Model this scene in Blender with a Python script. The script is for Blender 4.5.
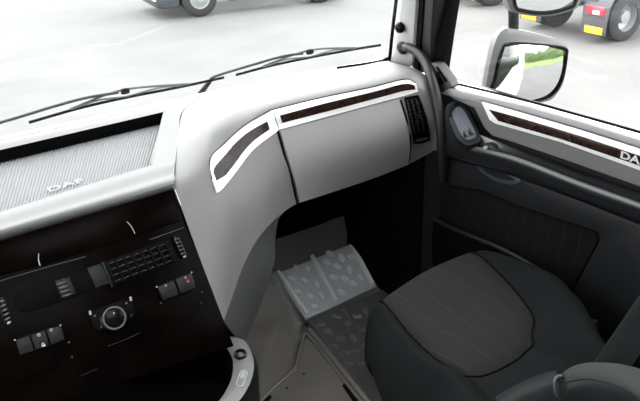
import bpy, bmesh, math, random
import numpy as np
from mathutils import Vector, Matrix
from mathutils.bvhtree import BVHTree

scene = bpy.context.scene
for o in list(bpy.data.objects): bpy.data.objects.remove(o)
COL = scene.collection
random.seed(7)

# ------------------------------------------------------------------ camera
FPX, CX, CY = 699.272, 320.0, 200.5
R = np.array([[0.8268496, 0.2605289, -0.498442],
              [-0.56169872, 0.33755932, -0.75534645],
              [-0.02853584, 0.90453214, 0.42544954]])
C = np.array([-0.34, 0.0, 1.55])
cam_d = bpy.data.cameras.new('camera'); cam = bpy.data.objects.new('camera', cam_d); COL.objects.link(cam)
m4 = Matrix.Identity(4)
for i in range(3):
    for j in range(3): m4[i][j] = float(R[i, j])
    m4[i][3] = float(C[i])
cam.matrix_world = m4
cam_d.sensor_width = 36; cam_d.lens = 36 * FPX / 640; cam_d.clip_start = 0.02; cam_d.clip_end = 500
scene.camera = cam

# ------------------------------------------------------------------ sky and exposure
w = bpy.data.worlds.new('overcast'); scene.world = w; w.use_nodes = True
bg = w.node_tree.nodes['Background']
bg.inputs[0].default_value = (0.985, 0.99, 1.0, 1); bg.inputs[1].default_value = 1.7
sun_d = bpy.data.lights.new('sun', 'SUN'); sun = bpy.data.objects.new('sun', sun_d); COL.objects.link(sun)
sun_d.energy = .5; sun_d.angle = math.radians(28)
sun.rotation_euler = Vector((0.12, -0.42, -1)).to_track_quat('-Z', 'Y').to_euler()
scene.view_settings.view_transform = 'Standard'; scene.view_settings.look = 'None'
scene.view_settings.gamma = 1; scene.view_settings.use_curve_mapping = False
scene.view_settings.exposure = 2.15

# ------------------------------------------------------------------ helpers
def ray(px, py):
    return R @ np.array([px - CX, -(py - CY), -FPX])
def V(px, py, ax, v):
    """the place in the cab seen at a pixel, at a known distance forward (y), sideways (x) or height (z)"""
    d = ray(px, py); i = 'xyz'.index(ax); return C + (v - C[i]) / d[i] * d
class Plane:
    def __init__(s, a, b, c, toward=(0, 0.2, 1.2)):
        s.a = np.array(a, float); s.u = np.array(b, float) - s.a; s.u /= np.linalg.norm(s.u)
        n = np.cross(s.u, np.array(c, float) - s.a); n /= np.linalg.norm(n)
        if n @ (np.array(toward) - s.a) < 0: n = -n
        s.n = n; s.v = np.cross(n, s.u)
    def at(s, px, py, h=0):
        d = ray(px, py); t = (s.n @ (s.a - C)) / (s.n @ d); return C + t * d + s.n * h
    def on(s, px, py, h):
        d = ray(px, py); t = (s.n @ (s.a + s.n * h - C)) / (s.n @ d); return C + t * d
    def uv(s, p): q = np.array(p) - s.a; return q @ s.u, q @ s.v

def cr(pts, n):
    """n points along a Catmull-Rom curve through pts"""
    P = np.array(pts, float); k = len(P)
    if k == 2: return np.array([P[0] + (P[1] - P[0]) * t for t in np.linspace(0, 1, n)])
    E = np.vstack([2 * P[0] - P[1], P, 2 * P[-1] - P[-2]]); out = []
    for t in np.linspace(0, k - 1, n):
        i = min(int(t), k - 2); s = t - i; a, b, c, d = E[i:i + 4]
        out.append(.5 * (2 * b + (c - a) * s + (2 * a - 5 * b + 4 * c - d) * s * s + (3 * b - a - 3 * c + d) * s ** 3))
    return np.array(out)
def loft(rows, nr, nc):
    A = [cr(r, nc) for r in rows]
    return np.stack([cr([A[i][j] for i in range(len(A))], nr) for j in range(nc)], 1)
def gfaces(nr, nc, off=0, closed=False):
    F = []
    for i in range(nr - 1):
        for j in range(nc if closed else nc - 1):
            j2 = (j + 1) % nc
            F.append((off + i * nc + j, off + i * nc + j2, off + (i + 1) * nc + j2, off + (i + 1) * nc + j))
    return F
def gnormals(G, toward):
    du = np.gradient(G, axis=1); dv = np.gradient(G, axis=0)
    n = np.cross(du, dv); n /= np.linalg.norm(n, axis=2, keepdims=True) + 1e-12
    if np.sum(n * (np.array(toward) - G)) < 0: n = -n
    return n
CAB = (0.1, 0.1, 1.3)
def finish(me, mat, smooth=True, auto=35):
    if mat is not None: me.materials.append(mat)
    if smooth:
        me.shade_smooth()
        if auto: me.set_sharp_from_angle(angle=math.radians(auto))
    return me
def obj(name, me, parent=None):
    o = bpy.data.objects.new(name, me); COL.objects.link(o)
    if parent is not None: o.parent = parent
    return o
def mesh(name, v, f, mat, parent=None, smooth=True, auto=35, fixn=True):
    me = bpy.data.meshes.new(name)
    me.from_pydata([tuple(map(float, p)) for p in v], [], [tuple(q) for q in f]); me.update()
    if fixn:
        bm = bmesh.new(); bm.from_mesh(me); bmesh.ops.recalc_face_normals(bm, faces=bm.faces); bm.to_mesh(me); bm.free()
    return obj(name, finish(me, mat, smooth, auto), parent)
def surf(name, G, mat, parent=None, auto=0):
    nr, nc = G.shape[:2]; return mesh(name, G.reshape(-1, 3), gfaces(nr, nc), mat, parent, True, auto)
def shell(name, G, t, mat, parent=None, base=0.0, toward=CAB, auto=40):
    """closed solid plate lying on surface G, from offset base to offset t along its normal"""
    nr, nc = G.shape[:2]; N = gnormals(G, toward); A = (G + N * t).reshape(-1, 3); B = (G + N * base).reshape(-1, 3)
    n = nr * nc; F = gfaces(nr, nc) + [tuple(reversed(q)) for q in gfaces(nr, nc, n)]
    ring = [j for j in range(nc)] + [i * nc + nc - 1 for i in range(1, nr)] + [(nr - 1) * nc + j for j in range(nc - 2, -1, -1)] + [i * nc for i in range(nr - 2, 0, -1)]
    for a, b in zip(ring, ring[1:] + ring[:1]): F.append((a, n + a, n + b, b))
    return mesh(name, np.vstack([A, B]), F, mat, parent, True, auto)
def tube(name, pts, r, mat, parent=None, seg=12, n=None, squash=None):
    """round (or flattened) bar along a smooth path; r may be a list"""
    n = n or max(2, len(pts) * 5 if len(pts) > 2 else 2); P = cr(pts, n)
    rr = np.interp(np.linspace(0, 1, n), np.linspace(0, 1, len(r)), r) if isinstance(r, (list, tuple)) else np.full(n, r)
    T = np.gradient(P, axis=0); T /= np.linalg.norm(T, axis=1, keepdims=True); v = []
    up = np.array([0, 0, 1.0]) if abs(T[0][2]) < .9 else np.array([0, 1.0, 0]); a = np.cross(T[0], up); a /= np.linalg.norm(a)
    sa, sb = squash or (1, 1)
    for i in range(n):
        a = a - T[i] * (a @ T[i]); a /= np.linalg.norm(a); b = np.cross(T[i], a)
        for k in range(seg):
            q = 2 * math.pi * k / seg; v.append(P[i] + rr[i] * (a * math.cos(q) * sa + b * math.sin(q) * sb))
    F = gfaces(n, seg, 0, True) + [tuple(range(seg))[::-1], tuple((n - 1) * seg + k for k in range(seg))]
    return mesh(name, v, F, mat, parent, True, 50)
def prism_bm(top, bot, bevel=0, seg=2):
    bm = bmesh.new(); a = [bm.verts.new(tuple(map(float, p))) for p in top]; b = [bm.verts.new(tuple(map(float, p))) for p in bot]; n = len(a)
    bm.faces.new(a); bm.faces.new(b[::-1])
    for i in range(n): bm.faces.new((a[i], b[i], b[(i + 1) % n], a[(i + 1) % n]))
    bmesh.ops.recalc_face_normals(bm, faces=bm.faces)
    if bevel:
        bmesh.ops.bevel(bm, geom=bm.edges[:] , offset=bevel, segments=seg, affect='EDGES', profile=.5, clamp_overlap=True)
    return bm
def solid(name, top, bot, mat, parent=None, bevel=0, seg=2, smooth=True):
    bm = prism_bm(top, bot, bevel, seg); me = bpy.data.meshes.new(name); bm.to_mesh(me); bm.free()
    return obj(name, finish(me, mat, smooth, 35), parent)
def plate(name, pl, pix, h0, h1, mat, parent=None, bevel=0.0, rnd=0):
    """flat piece with a pixel outline lying on a plane, from height h0 to h1 above it"""
    if rnd: pix = rounded(pix, rnd)
    top = [pl.on(x, y, h1) for x, y in pix]
    return solid(name, top, [p - pl.n * (h1 - h0) for p in top], mat, parent, bevel)
def rounded(pix, k=4, f=.28):
    P = np.array(pix, float); out = []; n = len(P)
    for i in range(n):
        a, b, c = P[i - 1], P[i], P[(i + 1) % n]; p, q = b + (a - b) * f, b + (c - b) * f
        for t in np.linspace(0, 1, k): out.append((1 - t) ** 2 * p + 2 * t * (1 - t) * b + t * t * q)
    return [tuple(p) for p in out]
def box(name, lo, hi, mat, parent=None, bevel=0, M=None):
    (x0, y0, z0), (x1, y1, z1) = lo, hi
    t = [(x0, y0, z1), (x1, y0, z1), (x1, y1, z1), (x0, y1, z1)]; b = [(x, y, z0) for x, y, _ in t]
    if M is not None: t = [M @ Vector(p) for p in t]; b = [M @ Vector(p) for p in b]
    return solid(name, t, b, mat, parent, bevel)
def lathe(name, prof, axis_o, axis_d, mat, parent=None, seg=24, auto=40, ring=False):
    """turned piece: prof = [(radius, height)] about an axis"""
    d = np.array(axis_d, float); d /= np.linalg.norm(d); o = np.array(axis_o, float)
    h = np.array([0, 0, 1.0]) if abs(d[2]) < .9 else np.array([1.0, 0, 0]); a = np.cross(d, h); a /= np.linalg.norm(a); b = np.cross(d, a)
    v = [o + d * z + r * (a * math.cos(2 * math.pi * k / seg) + b * math.sin(2 * math.pi * k / seg)) for r, z in prof for k in range(seg)]
    if ring: prof = list(prof) + [prof[0]]; v += v[:seg]
    F = gfaces(len(prof), seg, 0, True)
    if not ring: F += [tuple(range(seg))[::-1], tuple((len(prof) - 1) * seg + k for k in range(seg))]
    return mesh(name, v, F, mat, parent, True, auto)
def thing(name, label, cat, loc=(0, 0, 0), group=None, kind=None):
    o = bpy.data.objects.new(name, None); COL.objects.link(o); o.location = loc; o.empty_display_size = .05
    bpy.context.view_layer.update(); return tag(o, label, cat, group, kind)
def tag(o, label, cat=None, group=None, kind=None):
    o['label'] = label
    if cat: o['category'] = cat
    if group: o['group'] = group
    if kind: o['kind'] = kind
    return o
def adopt(root):
    """parts were modelled in cab coordinates: keep them there under a root that stands at the thing's base"""
    off = Matrix.Translation(root.location).inverted()
    for c in root.children: c.matrix_parent_inverse = off
def struct(o, label=None):
    o['kind'] = 'structure'
    if label: o['label'] = label
    return o
def text(name, s, origin, xdir, ydir, size, mat, parent=None, depth=.0015, stretch=1.0, bold=.012):
    """raised lettering as a mesh"""
    cu = bpy.data.curves.new(name, 'FONT'); cu.body = s; cu.size = 1; cu.extrude = 0; cu.offset = bold
    t = bpy.data.objects.new(name, cu); COL.objects.link(t); bpy.context.view_layer.update()
    me = bpy.data.meshes.new_from_object(t.evaluated_get(bpy.context.evaluated_depsgraph_get())); bpy.data.objects.remove(t)
    x = np.array(xdir, float); x /= np.linalg.norm(x); y = np.array(ydir, float); y -= x * (x @ y); y /= np.linalg.norm(y); n = np.cross(x, y)
    for v in me.vertices: v.co = Vector(np.array(origin) + x * v.co.x * size * stretch + y * v.co.y * size + n * depth)
    return obj(name, finish(me, mat, False), parent)

# ------------------------------------------------------------------ materials
def nodes(name):
    m = bpy.data.materials.new(name); m.use_nodes = True; nt = m.node_tree
    return m, nt, nt.nodes['Principled BSDF']
def lin(c): return tuple(((x / 255) / 12.92 if x / 255 < .04045 else ((x / 255 + .055) / 1.055) ** 2.4) for x in c)
def plastic(name, rgb, rough=.5, grain=900, bump=.12, spec=.5, metal=0, coat=0, vary=.06):
    m, nt, p = nodes(name); c = (*rgb, 1)
    p.inputs['Roughness'].default_value = rough; p.inputs['Metallic'].default_value = metal
    p.inputs['Specular IOR Level'].default_value = spec; p.inputs['Coat Weight'].default_value = coat; p.inputs['Coat Roughness'].default_value = .06
    tc = nt.nodes.new('ShaderNodeTexCoord'); n = nt.nodes.new('ShaderNodeTexNoise'); n.inputs['Scale'].default_value = 7; n.inputs['Detail'].default_value = 4
    nt.links.new(tc.outputs['Object'], n.inputs['Vector'])
    mx = nt.nodes.new('ShaderNodeMix'); mx.data_type = 'RGBA'
    mx.inputs[6].default_value = (*[x * (1 - vary) for x in rgb], 1); mx.inputs[7].default_value = (*[min(1, x * (1 + vary)) for x in rgb], 1)
    nt.links.new(n.outputs['Fac'], mx.inputs[0]); nt.links.new(mx.outputs[2], p.inputs['Base Color'])
    if bump:
        g = nt.nodes.new('ShaderNodeTexNoise'); g.inputs['Scale'].default_value = grain; g.inputs['Detail'].default_value = 2
        nt.links.new(tc.outputs['Object'], g.inputs['Vector']); b = nt.nodes.new('ShaderNodeBump'); b.inputs['Strength'].default_value = bump; b.inputs['Distance'].default_value = .001
        nt.links.new(g.outputs['Fac'], b.inputs['Height']); nt.links.new(b.outputs['Normal'], p.inputs['Normal'])
    return m
def burl(name, a, b, scale=28, coat=.06):
    m, nt, p = nodes(name); tc = nt.nodes.new('ShaderNodeTexCoord')
    n = nt.nodes.new('ShaderNodeTexNoise'); n.inputs['Scale'].default_value = scale; n.inputs['Detail'].default_value = 6; n.inputs['Distortion'].default_value = 2.2
    r = nt.nodes.new('ShaderNodeValToRGB'); r.color_ramp.elements[0].position = .35; r.color_ramp.elements[0].color = (*a, 1)
    r.color_ramp.elements[1].position = .7; r.color_ramp.elements[1].color = (*b, 1)
    nt.links.new(tc.outputs['Object'], n.inputs['Vector']); nt.links.new(n.outputs['Fac'], r.inputs[0]); nt.links.new(r.outputs[0], p.inputs['Base Color'])
    p.inputs['Roughness'].default_value = .25; p.inputs['Coat Weight'].default_value = coat; p.inputs['Specular IOR Level'].default_value = .15 if coat else .02; p.inputs['Coat Roughness'].default_value = .05
    return m
def stitched(name, base, thread, axis='X', scale=9.0, wob=.5, width=.04, dark=.75):
    """cloth with thin wavy stitch lines"""
    m, nt, p = nodes(name); L = nt.links; tc = nt.nodes.new('ShaderNodeTexCoord')
    wv = nt.nodes.new('ShaderNodeTexWave'); wv.wave_type = 'BANDS'; wv.bands_direction = axis; wv.wave_profile = 'SAW'
    wv.inputs['Scale'].default_value = scale; wv.inputs['Distortion'].default_value = wob; wv.inputs['Detail'].default_value = 0; wv.inputs['Detail Scale'].default_value = 1.2
    L.new(tc.outputs['Object'], wv.inputs['Vector'])
    lt = nt.nodes.new('ShaderNodeMath'); lt.operation = 'LESS_THAN'; lt.inputs[1].default_value = width; L.new(wv.outputs['Fac'], lt.inputs[0])
    fn = nt.nodes.new('ShaderNodeTexNoise'); fn.inputs['Scale'].default_value = 700; L.new(tc.outputs['Object'], fn.inputs['Vector'])
    c0 = nt.nodes.new('ShaderNodeMix'); c0.data_type = 'RGBA'; c0.inputs[6].default_value = (*[x * dark for x in base], 1); c0.inputs[7].default_value = (*[x * (2 - dark) for x in base], 1)
    L.new(fn.outputs['Fac'], c0.inputs[0])
    c1 = nt.nodes.new('ShaderNodeMix'); c1.data_type = 'RGBA'; c1.inputs[7].default_value = (*thread, 1)
    L.new(lt.outputs[0], c1.inputs[0]); L.new(c0.outputs[2], c1.inputs[6]); L.new(c1.outputs[2], p.inputs['Base Color'])
    p.inputs['Roughness'].default_value = .95; p.inputs['Specular IOR Level'].default_value = .15; p.inputs['Sheen Weight'].default_value = .0
    b = nt.nodes.new('ShaderNodeBump'); b.inputs['Strength'].default_value = .25; b.inputs['Distance'].default_value = .001
    L.new(fn.outputs['Fac'], b.inputs['Height']); L.new(b.outputs['Normal'], p.inputs['Normal'])
    return m
def glass(name, tint=(1, 1, 1), refl=.04):
    m = bpy.data.materials.new(name); m.use_nodes = True; nt = m.node_tree; nt.nodes.clear()
    o = nt.nodes.new('ShaderNodeOutputMaterial'); mx = nt.nodes.new('ShaderNodeMixShader'); mx.inputs[0].default_value = refl
    t = nt.nodes.new('ShaderNodeBsdfTransparent'); t.inputs[0].default_value = (*tint, 1); g = nt.nodes.new('ShaderNodeBsdfGlossy'); g.inputs['Roughness'].default_value = .02
    nt.links.new(t.outputs[0], mx.inputs[1]); nt.links.new(g.outputs[0], mx.inputs[2]); nt.links.new(mx.outputs[0], o.inputs[0])
    return m
def asphalt(name):
    m, nt, p = nodes(name); L = nt.links; tc = nt.nodes.new('ShaderNodeTexCoord')
    a = nt.nodes.new('ShaderNodeTexNoise'); a.inputs['Scale'].default_value = .35; a.inputs['Detail'].default_value = 7; a.inputs['Roughness'].default_value = .65
    b = nt.nodes.new('ShaderNodeTexNoise'); b.inputs['Scale'].default_value = 45; b.inputs['Detail'].default_value = 3
    L.new(tc.outputs['Object'], a.inputs['Vector']); L.new(tc.outputs['Object'], b.inputs['Vector'])
    ad = nt.nodes.new('ShaderNodeMath'); ad.operation = 'MULTIPLY_ADD'; ad.inputs[1].default_value = .25; L.new(b.outputs['Fac'], ad.inputs[0]); L.new(a.outputs['Fac'], ad.inputs[2])
    r = nt.nodes.new('ShaderNodeValToRGB'); e = r.color_ramp.elements
    e[0].position = .42; e[0].color = (.076, .0745, .072, 1); e[1].position = .72; e[1].color = (.100, .0985, .0955, 1)
    L.new(ad.outputs[0], r.inputs[0]); L.new(r.outputs[0], p.inputs['Base Color']); p.inputs['Roughness'].default_value = .9
    return m
M = dict(
    dash=plastic('light_grey_dash_plastic', (.130, .1285, .126), .5),
    lid=plastic('grey_lid_plastic', (.195, .193, .190), .5),
    surround=plastic('pale_grey_tray_plastic', (.115, .115, .1135), .5),
    mat=plastic('pale_grey_ribbed_rubber', (.125, .128, .132), .6, bump=0),
    black=plastic('black_satin_plastic', (.0018, .0018, .002), .5, spec=.04),
    gloss=plastic('black_gloss_plastic', (.0015, .0015, .0017), .25, bump=0, spec=.10),
    stack=burl('dark_burl_stack', (.0008, .0005, .0004), (.0026, .0014, .0010), 9, 0),
    chrome=plastic('satin_silver_trim', (.80, .80, .80), .28, bump=0, metal=.35),
    wood=burl('burl_wood', (.0045, .003, .0028), (.030, .014, .0115), 45),
    charcoal=plastic('charcoal_plastic', (.0075, .0081, .0092), .45, spec=.18),
    slate=plastic('slate_blue_grey_plastic', (.0055, .0062, .0074), .26, spec=.6),
    doorgrey=plastic('door_mid_grey_plastic', (.105, .104, .103), .5),
    doorpale=plastic('door_pale_grey_plastic', (.20, .20, .20), .45),
    pod=plastic('pod_blue_grey', (.055, .061, .075), .4),
    carpet=plastic('black_carpet', (.0014, .0014, .0015), .95, 400, .6, spec=.04),
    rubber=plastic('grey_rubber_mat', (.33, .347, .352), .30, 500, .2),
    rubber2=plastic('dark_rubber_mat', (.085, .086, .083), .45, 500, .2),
    tunnel=plastic('brown_grey_tunnel_vinyl', (.105, .097, .087), .22, 300, .10),
    gasket=plastic('black_gasket', (.0016, .0016, .0016), .6, bump=0, spec=.04),
    pillar=plastic('pale_pillar_trim', (.27, .27, .265), .6),
    tubegrey=plastic('grey_grab_tube', (.0065, .0065, .0068), .45, spec=.3),
    seatfab=stitched('seat_centre_cloth', (.0115, .0108, .0106), (.026, .0215, .018), 'X', 5.6, 2.2, .035),
    seatside=plastic('seat_bolster_cloth', (.0049, .0058, .0060), .95, 700, .4, spec=.08),
    doorfab=stitched('door_insert_cloth', (.0018, .0012, .0010), (.010, .008, .0065), 'Y', 7.5, 3.0, .06),
    armtop=plastic('armrest_vinyl', (.0085, .009, .0098), .6, 500, .25, spec=.2),
    headliner=plastic('headliner', (.45, .44, .43), .95, 300, .3, spec=.1),
    white=plastic('white_paint', (.62, .62, .62), .3, bump=0, coat=.5, vary=.01),
    mirror=plastic('mirror_silver', (.74, .75, .75), .01, bump=0, metal=1, vary=0),
    print=plastic('white_print', (.42, .42, .42), .5, bump=0, vary=0),
    redprint=plastic('red_print', (.55, .02, .03), .5, bump=0, vary=0),
    glass=glass('clear_glass', (.97, .985, .98), .035),
    housing=plastic('mirror_housing_grey', (.105, .105, .107), .4),
    cupgrey=plastic('pull_cup_grey', (.030, .033, .038), .4),
    rimgrey=plastic('bin_rim_grey', (.15, .15, .15), .45),
    sail=plastic('sail_grey', (.028, .028, .029), .5),
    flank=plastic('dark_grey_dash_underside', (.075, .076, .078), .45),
    block=plastic('glint_tread_rubber', (.50, .52, .53), .30, 500, .2),  # lighter than the mat sheet: glint on the tread painted into the colour
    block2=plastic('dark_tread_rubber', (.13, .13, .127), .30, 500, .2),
    dimring=plastic('dull_metal_ring', (.07, .07, .072), .3, bump=0, metal=.3),
    asphalt=asphalt('pale_asphalt'),
    tyre=plastic('tyre_rubber', (.02, .02, .022), .8, 60, .3),
    rim=plastic('wheel_silver', (.26, .265, .27), .35, bump=0, metal=.4),
    steel=plastic('chassis_grey', (.05, .053, .058), .6, 60, .2),
    darkpaint=plastic('dark_blue_grey_paint', (.04, .044, .052), .4, bump=0),
    amber=plastic('amber_reflector', (.85, .38, .04), .3, bump=0, vary=.02),
    red=plastic('red_lamp', (.65, .03, .05), .25, bump=0, vary=.02),
    lamp=plastic('clear_lamp', (.75, .78, .8), .2, bump=0),
    grass=plastic('grass_green', (.11, .15, .04), .9, 30, .6, vary=.5),
    leaf=plastic('leaf_green', (.05, .085, .022), .8, 20, .6, vary=.5),
    bark=plastic('bark', (.10, .075, .05), .9, 30, .6),
)

# ------------------------------------------------------------------ ground and cab shell
GZ = -2.0
g = bpy.data.meshes.new('ground'); g.from_pydata([(-90, -90, GZ), (110, -90, GZ), (110, 110, GZ), (-90, 110, GZ)], [], [(0, 1, 2, 3)])
struct(obj('ground', finish(g, M['asphalt'], False)), 'pale grey asphalt of the truck yard outside')

FZ = 0.10                                             # cab floor
box_floor = struct(box('floor', (-1.1, -0.95, FZ - .06), (1.1, 2.17, FZ), M['carpet']), 'black carpeted cab floor')
# toe board rising under the dash, and the bulkhead behind it
TOE = Plane(V(275, 272, 'x', .75), V(275, 272, 'x', .75) + np.array([1, 0, 0]), V(305, 318, 'x', .75))
tp = V(305, 318, 'x', .75); ts = V(275, 272, 'x', .75); sl = (ts - tp)[1:]; sl = sl / sl[0]
def toe(x, y, h=0): return np.array([x, y, tp[2] + (y - tp[1]) * sl[1] + h])
y1 = 2.06
solid_t = solid('wall_toe', [toe(.72, 1.76), toe(1.1, 1.76), toe(1.1, y1), toe(.72, y1)], [toe(.72, 1.76, -.05), toe(1.1, 1.76, -.05), toe(1.1, y1, -.05), toe(.72, y1, -.05)], M['rubber2'])
struct(solid_t, 'sloping dark toe board under the dash')
def ringwall(name, x0, x1, hole, ylo, yhi, zlo, zhi, mat, label):
    """side wall with a window hole (y0,y1,z0,z1), inner face grey"""
    a, b, c, d = hole
    v = []; f = []
    for x in (x0, x1):
        v += [(x, ylo, zlo), (x, yhi, zlo), (x, yhi, zhi), (x, ylo, zhi), (x, a, c), (x, b, c), (x, b, d), (x, a, d)]
    for o in (0, 8):
        for i in range(4): f.append((o + i, o + (i + 1) % 4, o + 4 + (i + 1) % 4, o + 4 + i))
    for i in range(4):
        f.append((i, (i + 1) % 4, 8 + (i + 1) % 4, 8 + i)); f.append((4 + i, 4 + (i + 1) % 4, 12 + (i + 1) % 4, 12 + i))
    return struct(mesh(name, v, f, mat, None, False), label)
ringwall('wall_left', -1.12, -1.18, (.10, 1.48, .95, 1.76), -.95, 1.62, -.1, 2.1, M['headliner'], 'driver side cab wall with door window')
struct(box('wall_back', (-1.2, -1.0, -.1), (1.2, -.95, 2.1), M['headliner']), 'grey rear wall of the cab')
hv, hf = [], []  # roof with a hatch opening added to let sky light reach the footwell
for z in (2.1, 2.14):
    hv += [(-1.2, -1, z), (1.2, -1, z), (1.2, 1.6, z), (-1.2, 1.6, z), (-.60, -.50, z), (.60, -.50, z), (.60, .70, z), (-.60, .70, z)]
for o_ in (0, 8):
    for i in range(4): hf.append((o_ + i, o_ + (i + 1) % 4, o_ + 4 + (i + 1) % 4, o_ + 4 + i))
for i in range(4): hf += [(i, (i + 1) % 4, 8 + (i + 1) % 4, 8 + i), (4 + i, 4 + (i + 1) % 4, 12 + (i + 1) % 4, 12 + i)]
struct(mesh('ceiling', hv, hf, M['headliner'], None, False), 'cloth cab headliner with an added hatch opening for light')
struct(box('added_hatch', (-.60, -.50, 2.112), (.60, .70, 2.118), M['glass']), 'clear pane of the added light hatch')
struct(solid('wall_header', [(-1.2, 1.60, 2.14), (1.2, 1.60, 2.14), (1.2, 1.86, 1.84), (-1.2, 1.86, 1.84)], [(-1.2, 1.55, 2.1), (1.2, 1.55, 2.1), (1.2, 1.80, 1.80), (-1.2, 1.80, 1.80)], M['headliner']), 'header above the windscreen')

# windscreen: base line follows the dash edge, glass leans back a little
base_px = [(-60, 154, .925), (0, 141, .925), (100, 119, .925), (200, 97, .928), (250, 86, .932), (298, 76, .938), (335, 69, .950), (362, 65, .962), (381, 61.5, .975), (389, 58, .985)]
BASE = [V(x, y, 'z', z) for x, y, z in base_px]
left = [np.array([-1.06, 1.78, .985]), np.array([-.95, 1.87, .96]), np.array([-.65, 1.93, .93])]
GB = cr(left + BASE, 70)
GT = np.array([[p[0] * .985, p[1] - .22 + .02, 1.84] for p in GB])
G = np.stack([GB + (GT - GB) * t + np.array([0, .012 * math.sin(math.pi * t), 0]) for t in np.linspace(0, 1, 8)], 0)
struct(shell('window_1', G, 0.005, M['glass'], None, 0.0), 'wide clear windscreen pane')
bw_ = np.stack([GB + np.array([0, .012, -.03]), GB + np.array([0, .04, -.30]), np.column_stack([GB[:, 0] * 1.0, GB[:, 1] * 0 + 2.16, GB[:, 2] * 0 + .0])])
struct(shell('wall_front', bw_, 0, M['carpet'], None, -.015), 'dark bulkhead below the windscreen')
cw_ = np.stack([GB + np.array([0, .028, -.006]), GB + np.array([0, .10, -.020]), GB + np.array([0, .17, -.06]), GB + np.array([0, .20, -.5])])
struct(shell('trim_5', cw_, 0, M['white'], None, -.01, (0, 1, 3)), 'white scuttle panel outside below the windscreen')
for sx_, nm, lb__ in ((1, 'wall_kick_right', 'dark side wall of the passenger footwell'), (-1, 'wall_kick_left', 'dark side wall of the driver footwell')):
    kp_ = [(1.56, -.1), (2.2, -.1), (2.2, .55), (1.95, .80), (1.74, .95), (1.56, .962)]
    struct(solid(nm, [(sx_ * 1.085, y, z) for y, z in kp_], [(sx_ * 1.125, y, z) for y, z in kp_], M['carpet']), lb__)
gk = tube('gasket', [p + np.array([0, -.004, .002]) for p in GB[52:]] + [G[1][-1], G[3][-1], G[7][-1]], .006, M['gasket'], bpy.data.objects['window_1'], 8, 60)

# ------------------------------------------------------------------ A pillar
PIL = Plane(V(402, 47, 'y', 1.70), V(402, 0, 'y', 1.665), V(415, 40, 'y', 1.63), CAB)
trim = struct(plate('trim_1', PIL, [(404, -130), (401, 0), (397.5, 30), (394, 50), (389, 62), (396, 72), (412, 66), (414, 30), (416, 0), (424, -130)], -.05, 0, M['pillar'], None, .006), 'pale grey front pillar trim beside the windscreen')
lathe('button', [(.012, 0), (.0165, .004), (.0175, .012), (.014, .020), (.006, .024), (0.0005, .0245)], PIL.at(402.5, 26.5), PIL.n, M['gloss'], trim, 20)
SEA = Plane(V(418, 30, 'y', 1.62), V(420, -60, 'y', 1.575), V(426, 30, 'y', 1.56), CAB)
struct(plate('trim_2', SEA, [(424, -130), (415, 0), (413, 30), (411, 66), (418, 74), (421, 30), (423, 0), (433, -130)], -.05, .0, M['gasket'], None, .005), 'black rubber door seal along the front pillar')
struct(plate('trim_3', SEA, [(433, -130), (422, 0), (420.5, 40), (420, 72), (430, 74), (430, 40), (433, 0), (446, -130)], -.05, -.006, M['tubegrey'], None, .004), 'grey strip of the front pillar beside the door seal')

# ------------------------------------------------------------------ dashboard
dash = thing('dashboard', 'pale grey truck dashboard with dark centre stack, glovebox and wood trim', 'dashboard', (.3, 1.6, .35))
Y = lambda px, py, y: V(px, py, 'y', y)
r0 = [V(200, 97, 'z', .928), V(222, 92, 'z', .929), V(248, 86.5, 'z', .932), V(270, 82, 'z', .935), V(298, 76, 'z', .938), V(335, 69, 'z', .950), V(362, 65, 'z', .962), V(383, 61, 'z', .977), V(398, 64, 'y', 1.70), V(414, 68, 'y', 1.62)]
r2 = [Y(180, 118, 1.70), Y(203, 130, 1.65), Y(222, 118, 1.66), Y(246, 106, 1.67), Y(269, 98, 1.67), Y(318, 87, 1.66), Y(365, 77, 1.63), Y(403, 70, 1.57), Y(422, 76, 1.53), Y(431, 82, 1.52)]
r1 = [(a + b) / 2 + np.array([0, 0, .006]) for a, b in zip(r0, r2)]
r2[0] = V(177.5, 140, 'z', .905); r1[0] = V(184, 109, 'z', .926)
r3 = [Y(173.5, 183, 1.53), Y(211, 160, 1.545), Y(225, 144, 1.58), Y(245, 126, 1.60), Y(271, 110, 1.605), Y(320, 98.5, 1.60), Y(370, 87.5, 1.57), Y(406, 79.5, 1.525), Y(425, 88, 1.495), Y(434, 92, 1.49)]
r4 = [Y(183, 212, 1.465), Y(216, 193, 1.49), Y(234, 173, 1.535), Y(254, 146, 1.575), Y(278, 130, 1.59), Y(326, 117, 1.59), Y(374, 104, 1.56), Y(408, 95, 1.515), Y(427, 100, 1.485), Y(436, 102, 1.48)]
r5 = [Y(199, 256, 1.405), Y(226, 226, 1.45), Y(243, 206, 1.49), Y(265, 186, 1.53), Y(288, 170, 1.56), Y(333, 155, 1.565), Y(379, 140, 1.535), Y(412, 128, 1.50), Y(431, 124, 1.475), Y(438, 125, 1.47)]
r6 = [Y(224, 321, 1.315), Y(234, 292, 1.38), Y(245, 262, 1.43), Y(264, 231, 1.485), Y(296, 204, 1.57), Y(339, 190, 1.615), Y(382, 175, 1.60), Y(411, 163, 1.57), Y(432, 152, 1.53), Y(439, 150, 1.47)]
r7 = [Y(243, 346, 1.43), Y(262, 300, 1.50), Y(274.5, 262, 1.53), Y(275, 236, 1.56), Y(292, 208, 1.62), Y(339, 189, 1.64), Y(382, 174, 1.62), Y(411, 162, 1.60), Y(430, 151, 1.57), Y(438, 150, 1.55)]
r7 = [p + np.array([0, 0, 0]) for p in r7]
GD = loft([r0, r1, r2, r3, r4, r5, r6], 78, 110)
body = surf('dash_body', GD, M['dash'], dash, 50)
deep = lambda L, d: [V(*q, 'y', yy + d) for q, yy in L]
fl7 = deep([((243, 346), 1.43), ((262, 300), 1.50), ((274.5, 262), 1.53), ((275, 236), 1.56)], .06) + [p + np.array([0, .05, 0]) for p in r7[4:]]
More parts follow.
